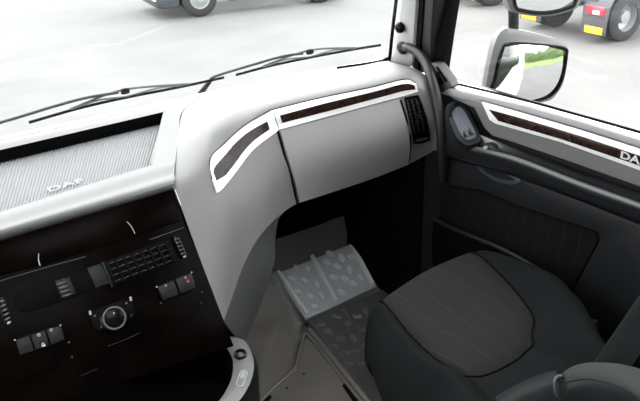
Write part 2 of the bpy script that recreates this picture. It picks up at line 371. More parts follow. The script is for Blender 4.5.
e6 = GD[-1]; e7 = cr(fl7, 110)
FG = np.stack([e6, e6 + (e7 - e6) * .04 + np.array([0, .002, -.001]), e6 + (e7 - e6) * .5 + np.array([.002, -.004, -.004]), e7, e7 + np.array([.004, .10, .0]), e7 + np.array([.0, .40, .0])])
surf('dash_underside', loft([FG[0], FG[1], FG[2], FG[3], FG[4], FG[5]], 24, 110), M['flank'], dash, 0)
bv = BVHTree.FromPolygons([tuple(map(float, p)) for p in GD.reshape(-1, 3)], gfaces(GD.shape[0], GD.shape[1]))
def S(px, py):
    d = Vector(ray(px, py)).normalized(); h = bv.ray_cast(Vector(C), d)
    if h[0] is None: raise RuntimeError('dash miss %s %s' % (px, py))
    return np.array(h[0])
def onpatch(rows_px, nr, nc):
    P = loft([[(x, y, 0) for x, y in r] for r in rows_px], nr, nc)
    return np.stack([np.stack([S(P[i, j, 0], P[i, j, 1]) for j in range(nc)]) for i in range(nr)])
def lerp_rows(a, b, t): return [(p[0] + (q[0] - p[0]) * t, p[1] + (q[1] - p[1]) * t) for p, q in zip(a, b)]
# glovebox lid
top = [(279, 131), (320, 120), (360, 109), (398.5, 99)]; bot = [(298, 202), (335, 189.5), (372, 177), (407.5, 163)]
mid1 = [(286, 155), (325, 142.5), (365, 131), (404.5, 119)]; mid2 = [(293.5, 180), (331, 167.5), (369, 155), (409, 142)]
lidG = onpatch([top, mid1, mid2, bot], 18, 26)
lid = shell('glovebox_lid', lidG, .007, M['lid'], dash)
tube('lid_gap', [S(*p) for p in [(273, 113), (276.5, 126), (284.5, 155), (292, 180), (297, 203)]], .0035, M['gasket'], dash, 6, 30)
tube('lid_gap', [S(*p) for p in [(400.5, 100), (406.5, 119), (410.5, 140), (409, 161)]], .003, M['gasket'], dash, 6, 24)
# pale trim bands with burl inserts
def band(outer, inner, wa, wb, n, ends):
    b = onpatch([outer, lerp_rows(outer, inner, .5), inner], 7, n)
    ch = shell('trim_band', b, .006, M['chrome'], dash)
    i0, i1 = ends; so = cr([(x, y, 0) for x, y in outer], n)[i0:i1]; si = cr([(x, y, 0) for x, y in inner], n)[i0:i1]
    k = len(so); T = np.linspace(0, 1, k); fa = np.interp(T, np.linspace(0, 1, len(wa)), wa); fb = np.interp(T, np.linspace(0, 1, len(wb)), wb)
    Gw = np.stack([np.stack([S(*(so[j] + (si[j] - so[j]) * (fa[j] + (fb[j] - fa[j]) * s))[:2]) for j in range(k)]) for s in (0, .33, .66, 1)])
    shell('wood_insert', Gw, .0075, M['wood'], ch)
    ln = tube('trim_edge', [S(x, y - 1.0) for x, y in outer], .0028, M['tubegrey'], ch, 6, n)
band([(272.5, 110.5), (320, 99), (370, 88.5), (404, 80.5), (415.5, 84)], [(278.5, 129.5), (326, 116.5), (374, 103.5), (404, 95.5), (418, 91)], [.30, .26, .22, .20, .25], [.70, .70, .66, .64, .68], 44, (1, 42))
band([(212, 180), (210.5, 160), (225, 144), (245, 126.5), (271.5, 110.5)], [(216, 193), (221, 189), (235, 172), (252, 150), (277.5, 130)], [.30, .28, .25, .26, .30], [.62, .78, .76, .72, .70], 30, (5, 28))
# end air vent
vo = [(404, 98), (418.5, 95), (424, 112), (430.5, 135), (428, 141), (415.5, 143.5), (411.5, 138), (408, 118)]
vG = onpatch([[(404, 97.5), (411, 96), (418.5, 95)], [(407, 112), (415, 110), (423, 108)], [(410.5, 128), (419, 126), (428, 124)], [(413, 142.5), (421, 142), (429.5, 139)]], 14, 8)
vent = shell('air_vent', vG, .006, M['gloss'], dash)
for k in range(3):
    a = [vG[i, 2 + k * 2 - (1 if k else 1)] for i in range(1, 11)]
    N = gnormals(vG, CAB)[5, 4]; tube('louvre', [p + N * .008 for p in a], .0022, M['charcoal'], vent, 6, 10)
for k in range(8):
    i = 1 + k; N = gnormals(vG, CAB)[i, 4]; tube('slat', [vG[i, j] + N * .0075 for j in (0, 2, 4, 6, 7)], .0016, M['black'], vent, 6, 8)
N = gnormals(vG, CAB)[6, 4]; lathe('knob', [(.006, 0), (.007, .008), (.005, .012), (.0005, .012)], vG[6, 4], N, M['slate'], vent, 12)
N = gnormals(vG, CAB)[12, 4]; tube('thumbwheel', [vG[12, 1] + N * .008, vG[12, 6] + N * .008], .006, M['slate'], vent, 10, 4)

# tray on top of the centre stack
def ext(p, q, x): return p + (q - p) * (x - p[0]) / (q[0] - p[0])
ba, bb = V(0, 150, 'z', .915), V(165, 111.5, 'z', .922)             # recess back edge
fa_, fb_ = V(0, 212, 'z', .872), V(153, 164.5, 'z', .880)           # recess front edge
la, lb = V(0, 226, 'z', .868), V(164, 176, 'z', .874)               # lip crest
ea, eb = Y(0, 238, 1.512), Y(173, 187, 1.512)                       # lip lower edge
ua, ub = ea + np.array([0, .05, -.05]), eb + np.array([0, .05, -.05])
s_base, s_back, s_front, s_lip, s_edge = V(200, 97, 'z', .928), V(181, 113, 'z', .924), V(175, 160, 'z', .888), V(173.5, 173, 'z', .876), eb
XL = -1.0
cols = []
for x in (XL, -.6, -.3, -.1, .08):
    cols.append([ext(BASE[1], BASE[3], x), ext(ba, bb, x), ext(fa_, fb_, x), ext(la, lb, x), ext(ea, eb, x), ext(ua, ub, x)])
cols[0] = [p for p in cols[0]]
cols.append([V(182, 100.5, 'z', .928), bb, fb_, lb, eb - np.array([.012, 0, 0]), ub])
cols.append([s_base, s_back, s_front, s_lip, s_edge, ub + np.array([.012, 0, 0])])
cols.append([p + np.array([.004, .0, -.06]) for p in cols[-1]])
vv, ff = [], []
nC = len(cols)
fine = []
for c in cols:
    back = cr([c[0], (c[0] + c[1]) / 2 + np.array([0, 0, .004]), c[1]], 5); front = cr([c[2], (c[2] + c[3]) / 2 + np.array([0, 0, .004]), c[3], (c[3] + c[4]) / 2 + np.array([0, -.012, .008]), c[4], c[5]], 16)
    fine.append(np.vstack([back, front]))
nF = 21
for c in fine: vv += list(c)
for i in range(nC - 1):
    for j in range(nF - 1):
        if j == 4 and i < nC - 3: continue
        ff.append((i * nF + j, (i + 1) * nF + j, (i + 1) * nF + j + 1, i * nF + j + 1))
mesh('tray_surround', vv, ff, M['surround'], dash, True, 50)
tube('tray_seam', [s_base + np.array([0, 0, .001]), s_back + np.array([0, 0, .001]), (s_back + s_front) / 2 + np.array([0, 0, .002]), s_front, s_lip, s_edge], .0022, M['lid'], dash, 6, 40)
# recess walls
D = np.array([0, .004, -.036]); lb0, lf0 = ext(ba, bb, XL), ext(fa_, fb_, XL)
loop = [lb0, ba, bb, fb_, fa_, lf0]
wv, wf = [], []
for p in loop: wv += [p, p + D]
for i in range(5): wf.append((2 * i, 2 * i + 2, 2 * i + 3, 2 * i + 1))
mesh('tray_wall', wv, wf, M['black'], dash, False, 0)
rimw = solid('tray_wall', [bb, fb_, fb_ + np.array([-.006, .004, 0]), bb + np.array([-.006, -.002, 0])], [bb + D, fb_ + D, fb_ + D + np.array([-.006, .004, 0]), bb + D + np.array([-.006, -.002, 0])], M['surround'], dash)
# ribbed mat: every rib a raised ridge
fl = [lb0 + D, bb + D, fb_ + np.array([0, 0, -.012]), lf0 + np.array([0, 0, -.012])]
vv, ff = [], []; nr_ = 150
for k in range(nr_ * 4 + 1):
    t = k / (nr_ * 4); a = fl[0] + (fl[1] - fl[0]) * t; b = fl[3] + (fl[2] - fl[3]) * t; up = .0020 if k % 4 in (1, 2) else 0
    vv += [a + np.array([0, -.004, up]), b + np.array([0, .004, up])]
    if k: ff.append((2 * k - 2, 2 * k, 2 * k + 1, 2 * k - 1))
matp = mesh('tray_mat', vv, ff, M['mat'], dash, False, 0); matp['kind'] = 'stuff'
MAT = Plane(fl[0], fl[1], fl[3])
o_ = MAT.at(49, 194, .0045); xd = MAT.at(88, 182.5, .0045) - o_
text('lettering', 'DAF', o_, xd, np.array([0, 1, .1]), .034, M['lid'], matp, .0006, float(np.linalg.norm(xd)) / (.034 * 2.02))

# centre stack
STK = Plane(Y(172, 187, 1.505), Y(0, 240, 1.505), Y(222, 315, 1.322))
def sp(name, pix, h0, h1, mat, parent, bevel=.0008, rnd=0): return plate(name, STK, pix, h0, h1, mat, parent, bevel, rnd)
stack = sp('centre_stack', [(173.5, 189), (184.5, 218), (200, 258), (224, 321), (234, 346), (-60, 440), (-260, 470), (-320, 338), (-60, 260), (0, 240.5)], -.03, 0, M['stack'], dash, .002)
tube('stack_edge', [STK.at(175, 190, .001), STK.at(186, 219, .001)], .0011, M['chrome'], stack, 6)
sp('upper_fascia', [(-2, 243.5), (170, 190.5), (181, 221), (149, 231), (135, 236), (126, 239.5), (44, 265), (0, 275)], 0, .004, M['stack'], stack, .0015)
tube('finger_grip', [STK.at(x, y, .005) for x, y in ((38.5, 254), (38.3, 260), (40, 266))], .0009, M['rim'], stack, 6, 8)
tube('finger_grip', [STK.at(x, y, .005) for x, y in ((126.5, 222), (131, 227), (134.5, 234))], .0009, M['rim'], stack, 6, 8)
tube('fascia_seam', [STK.at(x, y, .001) for x, y in ((0, 281), (44, 268), (86, 256.5))], .0008, M['steel'], stack, 6, 8)
tube('fascia_seam', [STK.at(x, y, .001) for x, y in ((149, 240), (184, 227.5))], .0008, M['steel'], stack, 6, 4)
# storage slot, blank panel
slot = sp('storage_slot', [(11, 293), (88, 270), (96, 289), (20, 316)], 0, .003, M['gasket'], stack, .001, 4)
sp('slot_lining', [(55, 281), (69, 277), (76, 294), (62, 299)], .003, .005, M['charcoal'], slot)
for k in range(4): sp('lining_rib', [(56 + k * 1.9, 284 + k * 4), (66 + k * 1.9, 281 + k * 4), (67 + k * 1.9, 282.5 + k * 4), (57 + k * 1.9, 285.5 + k * 4)], .005, .007, M['slate'], slot, .0004)
sp('blank_panel', [(87, 268), (101, 263.5), (110, 283), (96, 288)], 0, .004, M['charcoal'], stack, .001)
# air vent grille: louvres across, blades behind
vq = [(103, 262), (168, 239.5), (178, 262), (113, 286)]
cv = sp('air_vent', vq, 0, .0025, M['gasket'], stack, .001)
def q2(q, s, t): return tuple((np.array(q[0]) * (1 - s) + np.array(q[1]) * s) * (1 - t) + (np.array(q[3]) * (1 - s) + np.array(q[2]) * s) * t)
for k in range(8):
    s = .045 + k * .13; sp('louvre', [q2(vq, s - .018, .04), q2(vq, s + .018, .04), q2(vq, s + .018, .96), q2(vq, s - .018, .96)], .0025, .010, M['black'], cv, .001)
for k in range(4):
    t = .14 + k * .24; sp('slat', [q2(vq, .02, t - .035), q2(vq, .98, t - .035), q2(vq, .98, t + .035), q2(vq, .02, t + .035)], .0025, .0075, M['charcoal'], cv, .0008)
for k in range(7):
    for j in range(4):
        p = STK.at(*q2(vq, .11 + k * .13, .14 + j * .24), .009); lathe('stud', [(.0016, -.004), (.0016, 0), (.0004, .001)], p, STK.n, M['slate'], cv, 6)
sp('vent_frame', [(101.5, 262.5), (104, 261.5), (114, 286.5), (112, 287.5)], 0, .006, M['charcoal'], cv)
# thumbwheels
for q in ([(172, 236), (178, 234), (188, 256), (182, 259)], [(-4, 298), (4, 295), (13, 322), (5, 326)]):
    tw = sp('thumbwheel', q, 0, .006, M['gloss'], stack, .0015, 3)
    for t in (.18, .34, .5, .66, .82): sp('wheel_ridge', [q2(q, .15, t - .04), q2(q, .85, t - .04), q2(q, .85, t + .04), q2(q, .15, t + .04)], .006, .0085, M['slate'], tw, .0005)
    sp('wheel_dot', rounded([q2(q, .3, .92), q2(q, .75, .92), q2(q, .75, .99), q2(q, .3, .99)], 3), .006, .0075, M['rim'], tw, 0)
# rocker switch plates
def switches(q, n):
    pan = sp('switch_plate', q, 0, .004, M['black'], stack, .0012, 3)
    for k in range(n):
        a, b = (k + .06) / n, (k + .94) / n
        sp('rocker_switch', [q2(q, a, .08), q2(q, b, .08), q2(q, b, .92), q2(q, a, .92)], .004, .008, M['charcoal'], pan, .0015)
    for s in (.01, .985): sp('clip', rounded([q2(q, s - .02, .02), q2(q, s + .02, .02), q2(q, s + .02, .1), q2(q, s - .02, .1)], 3), .008, .010, M['rim'], pan, 0)
    return pan
pa = switches([(14, 339), (61, 324), (66, 341), (20, 357)], 3)
pb = switches([(156, 286), (192, 271), (198, 289), (163, 302)], 2)
def mark(px, py, pan, mat, s=1.0, kind='bar', h=.0085):
    c = STK.at(px, py, 0); u = -STK.u if STK.u[0] < 0 else STK.u; v = np.cross(STK.n, u); v = v if v[2] > 0 else -v
    pt = lambda a, b, hh: c + u * a * s + v * b * s + STK.n * hh
    if kind == 'lock':
        solid('symbol', [pt(a, b, h + .0006) for a, b in ((-.004, -.004), (.004, -.004), (.004, .001), (-.004, .001))], [pt(a, b, h) for a, b in ((-.004, -.004), (.004, -.004), (.004, .001), (-.004, .001))], mat, pan)
        tube('symbol', [pt(.0028 * math.cos(a), .001 + .0045 * math.sin(a), h + .0003) for a in np.linspace(0, math.pi, 7)], .0008 * s, mat, pan, 6, 12)
    elif kind == 'ring':
        tube('symbol', [pt(.0032 * math.cos(a), .0032 * math.sin(a), h + .0003) for a in np.linspace(0, 2 * math.pi, 13)], .0007 * s, mat, pan, 6, 24)
        tube('symbol', [pt(-.0018, 0, h + .0003), pt(.0018, 0, h + .0003)], .0007 * s, mat, pan, 6, 2)
    else:
        for b in (-.0022, 0.0, .0022):
            tube('symbol', [pt(-.004, b * 1.2, h + .0003), pt(.003 + b * .5, b, h + .0003)], .0006 * s, mat, pan, 6, 2)
mark(43, 345, pa, M['print'], .85, 'lock'); mark(38.5, 335, pa, M['print'], .9, 'ring'); mark(51, 330, pa, M['print'], .85, 'bar')
mark(165, 286, pb, M['print'], .7, 'bar'); mark(184.5, 278, pb, M['print'], .6, 'ring'); mark(187, 281.5, pb, M['redprint'], .75, 'lock')
# rotary mirror control
kp = [(88.5, 312), (130, 297), (137, 317), (96, 335)]
kpan = sp('rotary_panel', kp, 0, .005, M['black'], stack, .0015, 3)
kc = STK.at(112.5, 318.5, .005)
kn = lathe('rotary_knob', [(.0290, 0), (.0290, .004), (.0255, .006), (.0245, .016), (.020, .019), (.0005, .019)], kc, STK.n, M['gloss'], kpan, 32)
lathe('knob_ring', [(.0222, .0165), (.0262, .0165), (.0262, .0195), (.0222, .0195)], kc, STK.n, M['dimring'], kn, 32, ring=True)
mark(112, 314, kn, M['print'], .5, 'ring', .026)
for x, y in ((94.5, 316), (126, 303.5), (131, 315.5), (101, 327)): mark(x, y, kpan, M['rim'], .6, 'bar', .0055)
for x, y in ((90, 313), (130.5, 299)): sp('clip', [(x - 1.2, y - 2), (x + 1, y - 2.4), (x + 1.6, y + 1.6), (x - .6, y + 2)], .005, .0065, M['rim'], kpan, 0)
tube('ledge_edge', [STK.at(x, y, .004) for x, y in ((108, 346), (124, 340), (139, 333))], .0011, M['slate'], stack, 6, 8)
tube('ledge_edge', [STK.at(x, y, .004) for x, y in ((80, 376), (97, 369))], .0011, M['charcoal'], stack, 6, 4)
for x, y in ((69, 342), (72, 357), (161, 303), (201, 303), (202, 292)): sp('clip', [(x - 1, y - 1), (x + 1, y - 1), (x + 1, y + 1), (x - 1, y + 1)], 0, .003, M['slate'], stack, 0)
# lower storage bin with grey rim, socket and pictogram
BIN = Plane(V(240, 345, 'z', .44), V(240, 345, 'z', .44) + np.array([1, 0, 0]), V(250, 401, 'z', .41))
outer = [(228, 337), (244, 342), (251, 354), (253.5, 366), (251, 380), (244, 394), (234, 406), (205, 432), (140, 462), (60, 478), (-20, 470), (-60, 440), (-70, 405)]
inner = [(222, 345), (228, 350), (233, 360), (233.5, 372), (230, 385), (219, 403), (200, 420), (170, 434), (120, 452), (60, 462), (0, 456), (-35, 436), (-45, 405)]
o3 = cr([BIN.at(*p) for p in outer], 64); i3 = cr([BIN.at(*p) for p in inner], 64)
rimG = np.stack([o3 + (i3 - o3) * t + BIN.n * .006 * math.sin(math.pi * t) for t in np.linspace(0, 1, 7)])
rim = shell('bin_rim', rimG, .004, M['rimgrey'], dash, -.004)
drop = lambda A, d: np.stack([A, A + np.array([.01, .01, -d])])
surf('console_side', np.stack([o3, o3 + np.array([.012, 0, -.02]), o3 + np.array([.02, .02, -.2])]), M['charcoal'], dash)
surf('bin_lining', np.stack([i3, i3 + np.array([0, 0, -.16])]), M['gasket'], dash)
mesh('bin_floor', [BIN.at(228, 338) + np.array([0, 0, -.15]), BIN.at(260, 420) + np.array([0, 0, -.15]), BIN.at(130, 520) + np.array([0, 0, -.15]), BIN.at(-300, 520) + np.array([0, 0, -.15]), BIN.at(-300, 338) + np.array([0, 0, -.15])], [(0, 1, 2, 3, 4)], M['gasket'], dash, False)
sk = lathe('power_socket', [(.0165, 0), (.0165, .006), (.0145, .008), (.011, .008), (.010, .001), (.0005, .001)], BIN.at(240.5, 357.5) + BIN.n * .008, BIN.n, M['gloss'], dash, 24)
lathe('socket_ring', [(.0128, .0082), (.0150, .0082), (.0150, .0095), (.0128, .0095)], BIN.at(240.5, 357.5) + BIN.n * .008, BIN.n, M['slate'], sk, 24, ring=True)
bu = BIN.at(240, 386.5); bw = BIN.at(243.5, 376); axis = (bw - bu); ln_ = np.linalg.norm(axis); axis /= ln_; sd = np.cross(BIN.n, axis)
def pill(c0, c1, r): return [c1 + r * (axis * math.sin(a) + sd * math.cos(a)) for a in np.linspace(0, math.pi, 8)] + [c0 - r * (axis * math.sin(a) + sd * math.cos(a)) for a in np.linspace(0, math.pi, 8)]
pl_ = pill(bu, bw, .0085); tube('pictogram', [p + BIN.n * .0105 for p in pl_ + pl_[:1]], .0014, M['print'], rim, 6, 60)
pl2 = pill((bu + bw) / 2 + axis * .004, bw, .0048); solid('pictogram', [p + BIN.n * .0108 for p in pl2], [p + BIN.n * .0098 for p in pl2], M['rim'], rim)
adopt(dash)

# ------------------------------------------------------------------ floor coverings
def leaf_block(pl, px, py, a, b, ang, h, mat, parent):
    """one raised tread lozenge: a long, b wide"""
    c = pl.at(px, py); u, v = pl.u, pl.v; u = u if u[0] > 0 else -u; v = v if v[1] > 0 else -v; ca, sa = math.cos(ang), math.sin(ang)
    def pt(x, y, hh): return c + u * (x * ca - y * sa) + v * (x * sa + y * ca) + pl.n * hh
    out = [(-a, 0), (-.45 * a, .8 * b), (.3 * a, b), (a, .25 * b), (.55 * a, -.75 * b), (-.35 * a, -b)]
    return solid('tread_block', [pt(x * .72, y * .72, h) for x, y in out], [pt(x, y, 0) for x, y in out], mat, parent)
TM = TOE
mt = thing('floor_mat', 'grey rubber mat with raised lozenge tread on sloping toe board', 'floor mat', TM.at(320, 290))
mp = [(275.5, 274), (311, 259.5), (351, 244), (377, 286), (346, 301), (306, 319)]
plate('mat_sheet', TM, mp, .002, .016, M['rubber'], mt, .003)
for a, b in (((311, 258.5), (334.5, 303)), ((350, 246), (372, 287.5)), ((277, 274.5), (306, 317))):
    pa_, pb_ = TM.at(*a), TM.at(*b); sx = np.array([.009, 0, 0])
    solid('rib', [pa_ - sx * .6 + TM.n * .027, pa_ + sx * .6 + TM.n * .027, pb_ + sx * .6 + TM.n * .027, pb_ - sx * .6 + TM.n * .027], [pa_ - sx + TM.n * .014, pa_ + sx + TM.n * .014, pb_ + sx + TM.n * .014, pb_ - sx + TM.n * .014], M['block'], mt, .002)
TM2 = Plane(TM.a + TM.n * .015, TM.a + TM.n * .015 + TM.u, TM.a + TM.n * .015 + TM.v)
lb_ = [(291, 280, -.8), (296, 269.5, 1.2), (304, 282, 2.0), (307.5, 270.5, 1.1), (316.5, 286, 1.2), (297.5, 293, -.8), (310, 297.5, 2.0), (321, 297, 1.2), (300, 305, 2.0), (314, 308, -.8), (326, 262.5, -.9), (337, 266.5, 2.0), (341.5, 258.5, 1.2), (349.5, 270.5, 1.2), (334, 278, -.8), (345, 279.5, 2.0), (330, 254.5, 2.0), (340.5, 293, -.8), (353, 284, -.9), (360, 279, 1.2), (352, 258, -.8)]
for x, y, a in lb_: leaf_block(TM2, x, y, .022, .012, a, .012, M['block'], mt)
adopt(mt)
FL = Plane((0, 1.2, FZ), (1, 1.2, FZ), (0, 1.5, FZ))
m2 = thing('floor_mat', 'dark rubber mat with tread blocks lying flat before the seat', 'floor mat', FL.at(345, 340))
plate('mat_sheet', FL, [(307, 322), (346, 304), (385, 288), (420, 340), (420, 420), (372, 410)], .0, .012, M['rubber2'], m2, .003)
FL2 = Plane((0, 1.2, FZ + .0115), (1, 1.2, FZ + .0115), (0, 1.5, FZ + .0115))
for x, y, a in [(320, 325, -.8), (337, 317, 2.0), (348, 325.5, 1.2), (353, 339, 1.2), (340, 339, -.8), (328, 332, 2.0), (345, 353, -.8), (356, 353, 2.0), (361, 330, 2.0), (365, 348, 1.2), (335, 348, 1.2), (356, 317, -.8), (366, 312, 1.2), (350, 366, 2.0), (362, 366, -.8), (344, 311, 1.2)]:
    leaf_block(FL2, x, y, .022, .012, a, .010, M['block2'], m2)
for a, b in (((343, 305), (392, 385)), ((310, 322), (372, 404))):
    pa_, pb_ = FL2.at(*a), FL2.at(*b); sx = np.array([.008, 0, 0])
    solid('rib', [pa_ - sx * .6 + FL2.n * .008, pa_ + sx * .6 + FL2.n * .008, pb_ + sx * .6 + FL2.n * .008, pb_ - sx * .6 + FL2.n * .008], [pa_ - sx, pa_ + sx, pb_ + sx, pb_ - sx], M['rubber2'], m2, .002)
adopt(m2)
# upper toe panel with bright edge
Z = lambda px, py, z: V(px, py, 'z', z)
tpn = struct(surf('trim_4', loft([[TOE.at(250, 283), TOE.at(276, 272.5), TOE.at(315, 257), TOE.at(352, 243), TOE.at(400, 225)], [Z(255, 262, .27), Z(276, 255, .27), Z(320, 240, .27), Z(355, 228, .27), Z(400, 212, .27)], [Z(255, 246, .33), Z(276, 239, .33), Z(322, 223, .33), Z(360, 210, .33), Z(400, 196, .33)]], 10, 20), M['rubber2']), 'dark grey panel above the sloping rubber mat')
tube('panel_edge', [Z(262, 243, .333), Z(290, 234, .333), Z(326, 221.5, .333)], .003, M['slate'], tpn, 6, 12)
# engine tunnel cover
tn = thing('engine_cover', 'brownish grey moulded engine tunnel cover between console and mats', 'engine cover', (.5, 1.5, .1))
rowsT = [[Z(266, 250, .44), Z(271, 258, .36), Z(274, 266, .27), Z(276.5, 273, .20)],
         [Z(257, 288, .40), Z(264, 290, .34), Z(278, 292, .26), Z(290.5, 296, .15)],
         [Z(248, 318, .38), Z(268, 318, .29), Z(288, 312, .20), Z(304, 319, .105)],
         [Z(245, 346, .33), Z(266, 342, .235), Z(292, 332, .215), Z(309, 331, .11)],
         [Z(251, 372, .29), Z(264, 372, .222), Z(300, 350, .205), Z(333, 358, .11)],
         [Z(249, 400, .27), Z(262, 402, .215), Z(330, 390, .205), Z(364, 396, .11)],
         [Z(240, 440, .26), Z(262, 450, .215), Z(380, 440, .205), Z(410, 445, .11)]]
surf('cover_shell', loft(rowsT, 50, 40), M['tunnel'], tn)
PAD = Plane((0, 1.5, .232), (1, 1.5, .232), (0, 1.2, .232))
pad = plate('raised_pad', PAD, rounded([(305.5, 334), (296, 368), (262, 400), (240, 440), (240, 500), (430, 500), (364, 407)], 5, .16), -.13, 0, M['tunnel'], tn, .004)
tube('piping', [PAD.at(*p) + np.array([0, 0, .001]) for p in [(364, 405), (335, 369), (310, 338), (305.5, 334.5), (302.5, 340), (296, 366), (289, 375), (266, 396), (250, 415)]], .006, M['tunnel'], tn, 8, 60)
tube('piping', [PAD.at(*p) + np.array([0, 0, -.004]) for p in [(371, 405), (342, 369), (317, 338), (309, 329)]], .011, M['tunnel'], tn, 10, 30)
sl_ = plate('slot', PAD, [(342, 385), (347, 382), (361, 401), (355, 405)], 0, .0015, M['gasket'], tn)
plate('slot', PAD, [(262, 401), (270, 394.5), (272, 397), (264, 405)], 0, .0015, M['gasket'], tn)
for p in ((304, 374), (287, 388)): lathe('screw', [(.004, 0), (.003, .002), (.0005, .002)], PAD.at(*p), PAD.n, M['gasket'], tn, 8)
tube('edge_gap', [Z(277.5, 287, .225), Z(284, 300, .20), Z(289.5, 311, .17)], .007, M['gasket'], tn, 6, 10)
adopt(tn)

# ------------------------------------------------------------------ passenger door
door = thing('door_1', 'passenger door with wood strip, dark armrest and cloth insert', None, (1.1, .8, .1), kind='structure')
DX = 1.10
DP = Plane((DX, 0, 0), (DX, 1, 0), (DX, 0, 1))
def dp(name, pix, h0, h1, mat, parent=door, bevel=.002, rnd=0): return plate(name, DP, pix, h0, h1, mat, parent, bevel, rnd)
def dz(y, z, h=0): return np.array([DX - h, y, z])
# lower carcass and exterior skin (white paint outside)
solid('door_skin', [(1.115, -.2, -.25), (1.115, 1.66, -.25), (1.115, 1.66, .955), (1.115, -.2, .955)], [(1.20, -.2, -.25), (1.20, 1.66, -.25), (1.17, 1.66, .965), (1.17, -.2, .965)], M['white'], door, .01)
solid('inner_panel', [(1.10, -.2, .1), (1.10, 1.62, .1), (1.10, 1.58, .94), (1.10, -.2, .955)], [(1.114, -.2, .1), (1.114, 1.62, .1), (1.114, 1.60, .95), (1.114, -.2, .955)], M['charcoal'], door)
solid('outer_window_trim', [(1.212, -.2, .80), (1.212, .55, .80), (1.212, 1.0, .68), (1.212, 1.60, .62), (1.18, 1.60, .962), (1.18, -.2, .962)], [(1.19, -.2, .80), (1.19, .55, .80), (1.19, 1.0, .68), (1.19, 1.60, .62), (1.165, 1.60, .962), (1.165, -.2, .962)], M['gloss'], door)
# sill stack of pale ledges
dp('sill_ledge', [(447, 88), (470, 93), (520, 104.5), (580, 121.5), (640, 140), (720, 166), (720, 178), (640, 151), (560, 127.5), (500, 110.5), (470, 101), (440, 94)], 0, .02, M['doorpale'], bevel=.004)
tube('sill_seal', [DP.at(x, y, .004) + np.array([.012, 0, .006]) for x, y in ((447, 84.5), (470, 90), (520, 102.3), (580, 119), (640, 136.3), (720, 161))], .0035, M['gasket'], door, 8, 40)
tube('sill_groove', [DP.at(x, y, .0195) for x, y in ((486, 99), (520, 108), (580, 125.2), (640, 144), (720, 171))], .0022, M['steel'], door, 6, 40)
tube('sill_groove', [DP.at(x, y, .0195) for x, y in ((494, 106.5), (520, 113), (580, 131), (640, 149.5), (720, 177))], .0014, M['steel'], door, 6, 40)
# mid grey band behind the trim strip
dp('grey_band', [(440, 92), (470, 100), (500, 109), (560, 127), (640, 150), (720, 177), (720, 216), (640, 187), (560, 158.5), (510, 141.5), (492, 136), (484, 128), (474, 108), (455, 100)], 0, .014, M['doorgrey'], bevel=.004)
strip = dp('trim_strip', [(480.5, 101), (520, 112.5), (580, 130), (640, 149), (720, 177), (720, 199.5), (640, 171), (560, 142.5), (495, 124), (489, 120)], 0, .022, M['chrome'], bevel=.003)
dp('wood_insert', [(488.5, 109.5), (520, 118), (580, 136), (640, 156), (720, 184), (720, 195), (640, 166), (560, 138.8), (498, 121)], .02, .0235, M['wood'], strip, .0005)
DPT = Plane((DX - .0245, 0, 0), (DX - .0245, 1, 0), (DX - .0245, 0, 1))
to = DPT.at(619.5, 157.4); tx = DPT.at(700, 186.5) - to
text('lettering', 'DAF', to, tx, (0, 0, 1), .0245, M['print'], strip, .0, 1.45, .03)
# armrest: a ledge with a flat top, a crest and a tall dark face, running forward into the switch pod
H = lambda px, py, h: V(px, py, 'x', DX - h)
a0 = [H(476, 132, .013), H(488, 138, .013), H(520, 149, .013), H(580, 168.5, .013), H(640, 189, .013), H(720, 219, .013)]
a1 = [H(472, 141, .04), H(489, 147, .038), H(520, 155.5, .03), H(580, 176, .035), H(640, 197.5, .04), H(720, 227, .04)]
a2 = [H(465, 144.5, .066), H(490, 150.5, .066), H(520, 158.5, .064), H(580, 181.5, .064), H(640, 203, .064), H(720, 233, .064)]
a3 = [H(458, 150, .070), H(488, 157, .070), H(520, 166.5, .068), H(580, 190, .068), H(640, 212, .068), H(720, 242, .068)]
a4 = [H(449, 156, .058), H(478, 166, .058), H(520, 178.5, .056), H(580, 200.5, .056), H(640, 224, .056), H(720, 254, .056)]
a5 = [p + np.array([.05, 0, .0]) for p in a4]
for k in range(2, 6):
    a0[k] = np.array([DX - .013, a2[k][1] + .004, a2[k][2] + .001]); a1[k] = np.array([DX - .040, a2[k][1] + .002, a2[k][2]])
up_ = lambda L, d: [p + np.array([d * .2, 0, d]) for p in L]
surf('armrest', loft([a0, up_(a1, -.004), up_(a2, -.002), a2, a3, a4, a5], 40, 60), M['slate'], door, 50)
solid('armrest_end', [H(x, y, .062) for x, y in ((443, 112), (447, 104.5), (448.5, 118), (456, 139), (467, 146.5), (458, 152), (449, 156), (444, 150))], [H(x, y, .062) + np.array([.06, 0, 0]) for x, y in ((443, 112), (447, 104.5), (448.5, 118), (456, 139), (467, 146.5), (458, 152), (449, 156), (444, 150))], M['charcoal'], door, .004)
lathe('cup_dish', [(.030, 0), (.026, .012), (.012, .020), (.0005, .021)], V(490, 152, 'x', 1.06), (-.5, -.2, .85), M['slate'], door, 20)
POD = Plane(V(452, 108, 'x', 1.065), V(477, 137, 'x', 1.05), V(463, 137, 'x', 1.025))
pod = plate('switch_pod', POD, [(447.5, 104), (454, 101), (462, 102), (468, 109), (480.5, 135), (480.5, 142), (467, 146), (457, 139), (449.5, 121)], -.05, 0, M['charcoal'], door, .004, 4)
pf = plate('pod_face', POD, [(451, 109), (455, 106.5), (461, 107), (465.5, 112), (477.5, 136.5), (468, 140.5), (461, 135), (453, 117)], 0, .003, M['pod'], pod, .0, 4)
for q in ([(461.5, 131.5), (465, 130), (468, 135.5), (464.8, 137.5)], [(466.7, 129.3), (470.3, 127.8), (474, 133.6), (470, 135.3)]): plate('window_switch', POD, q, .003, .006, M['slate'], pf, .0008)
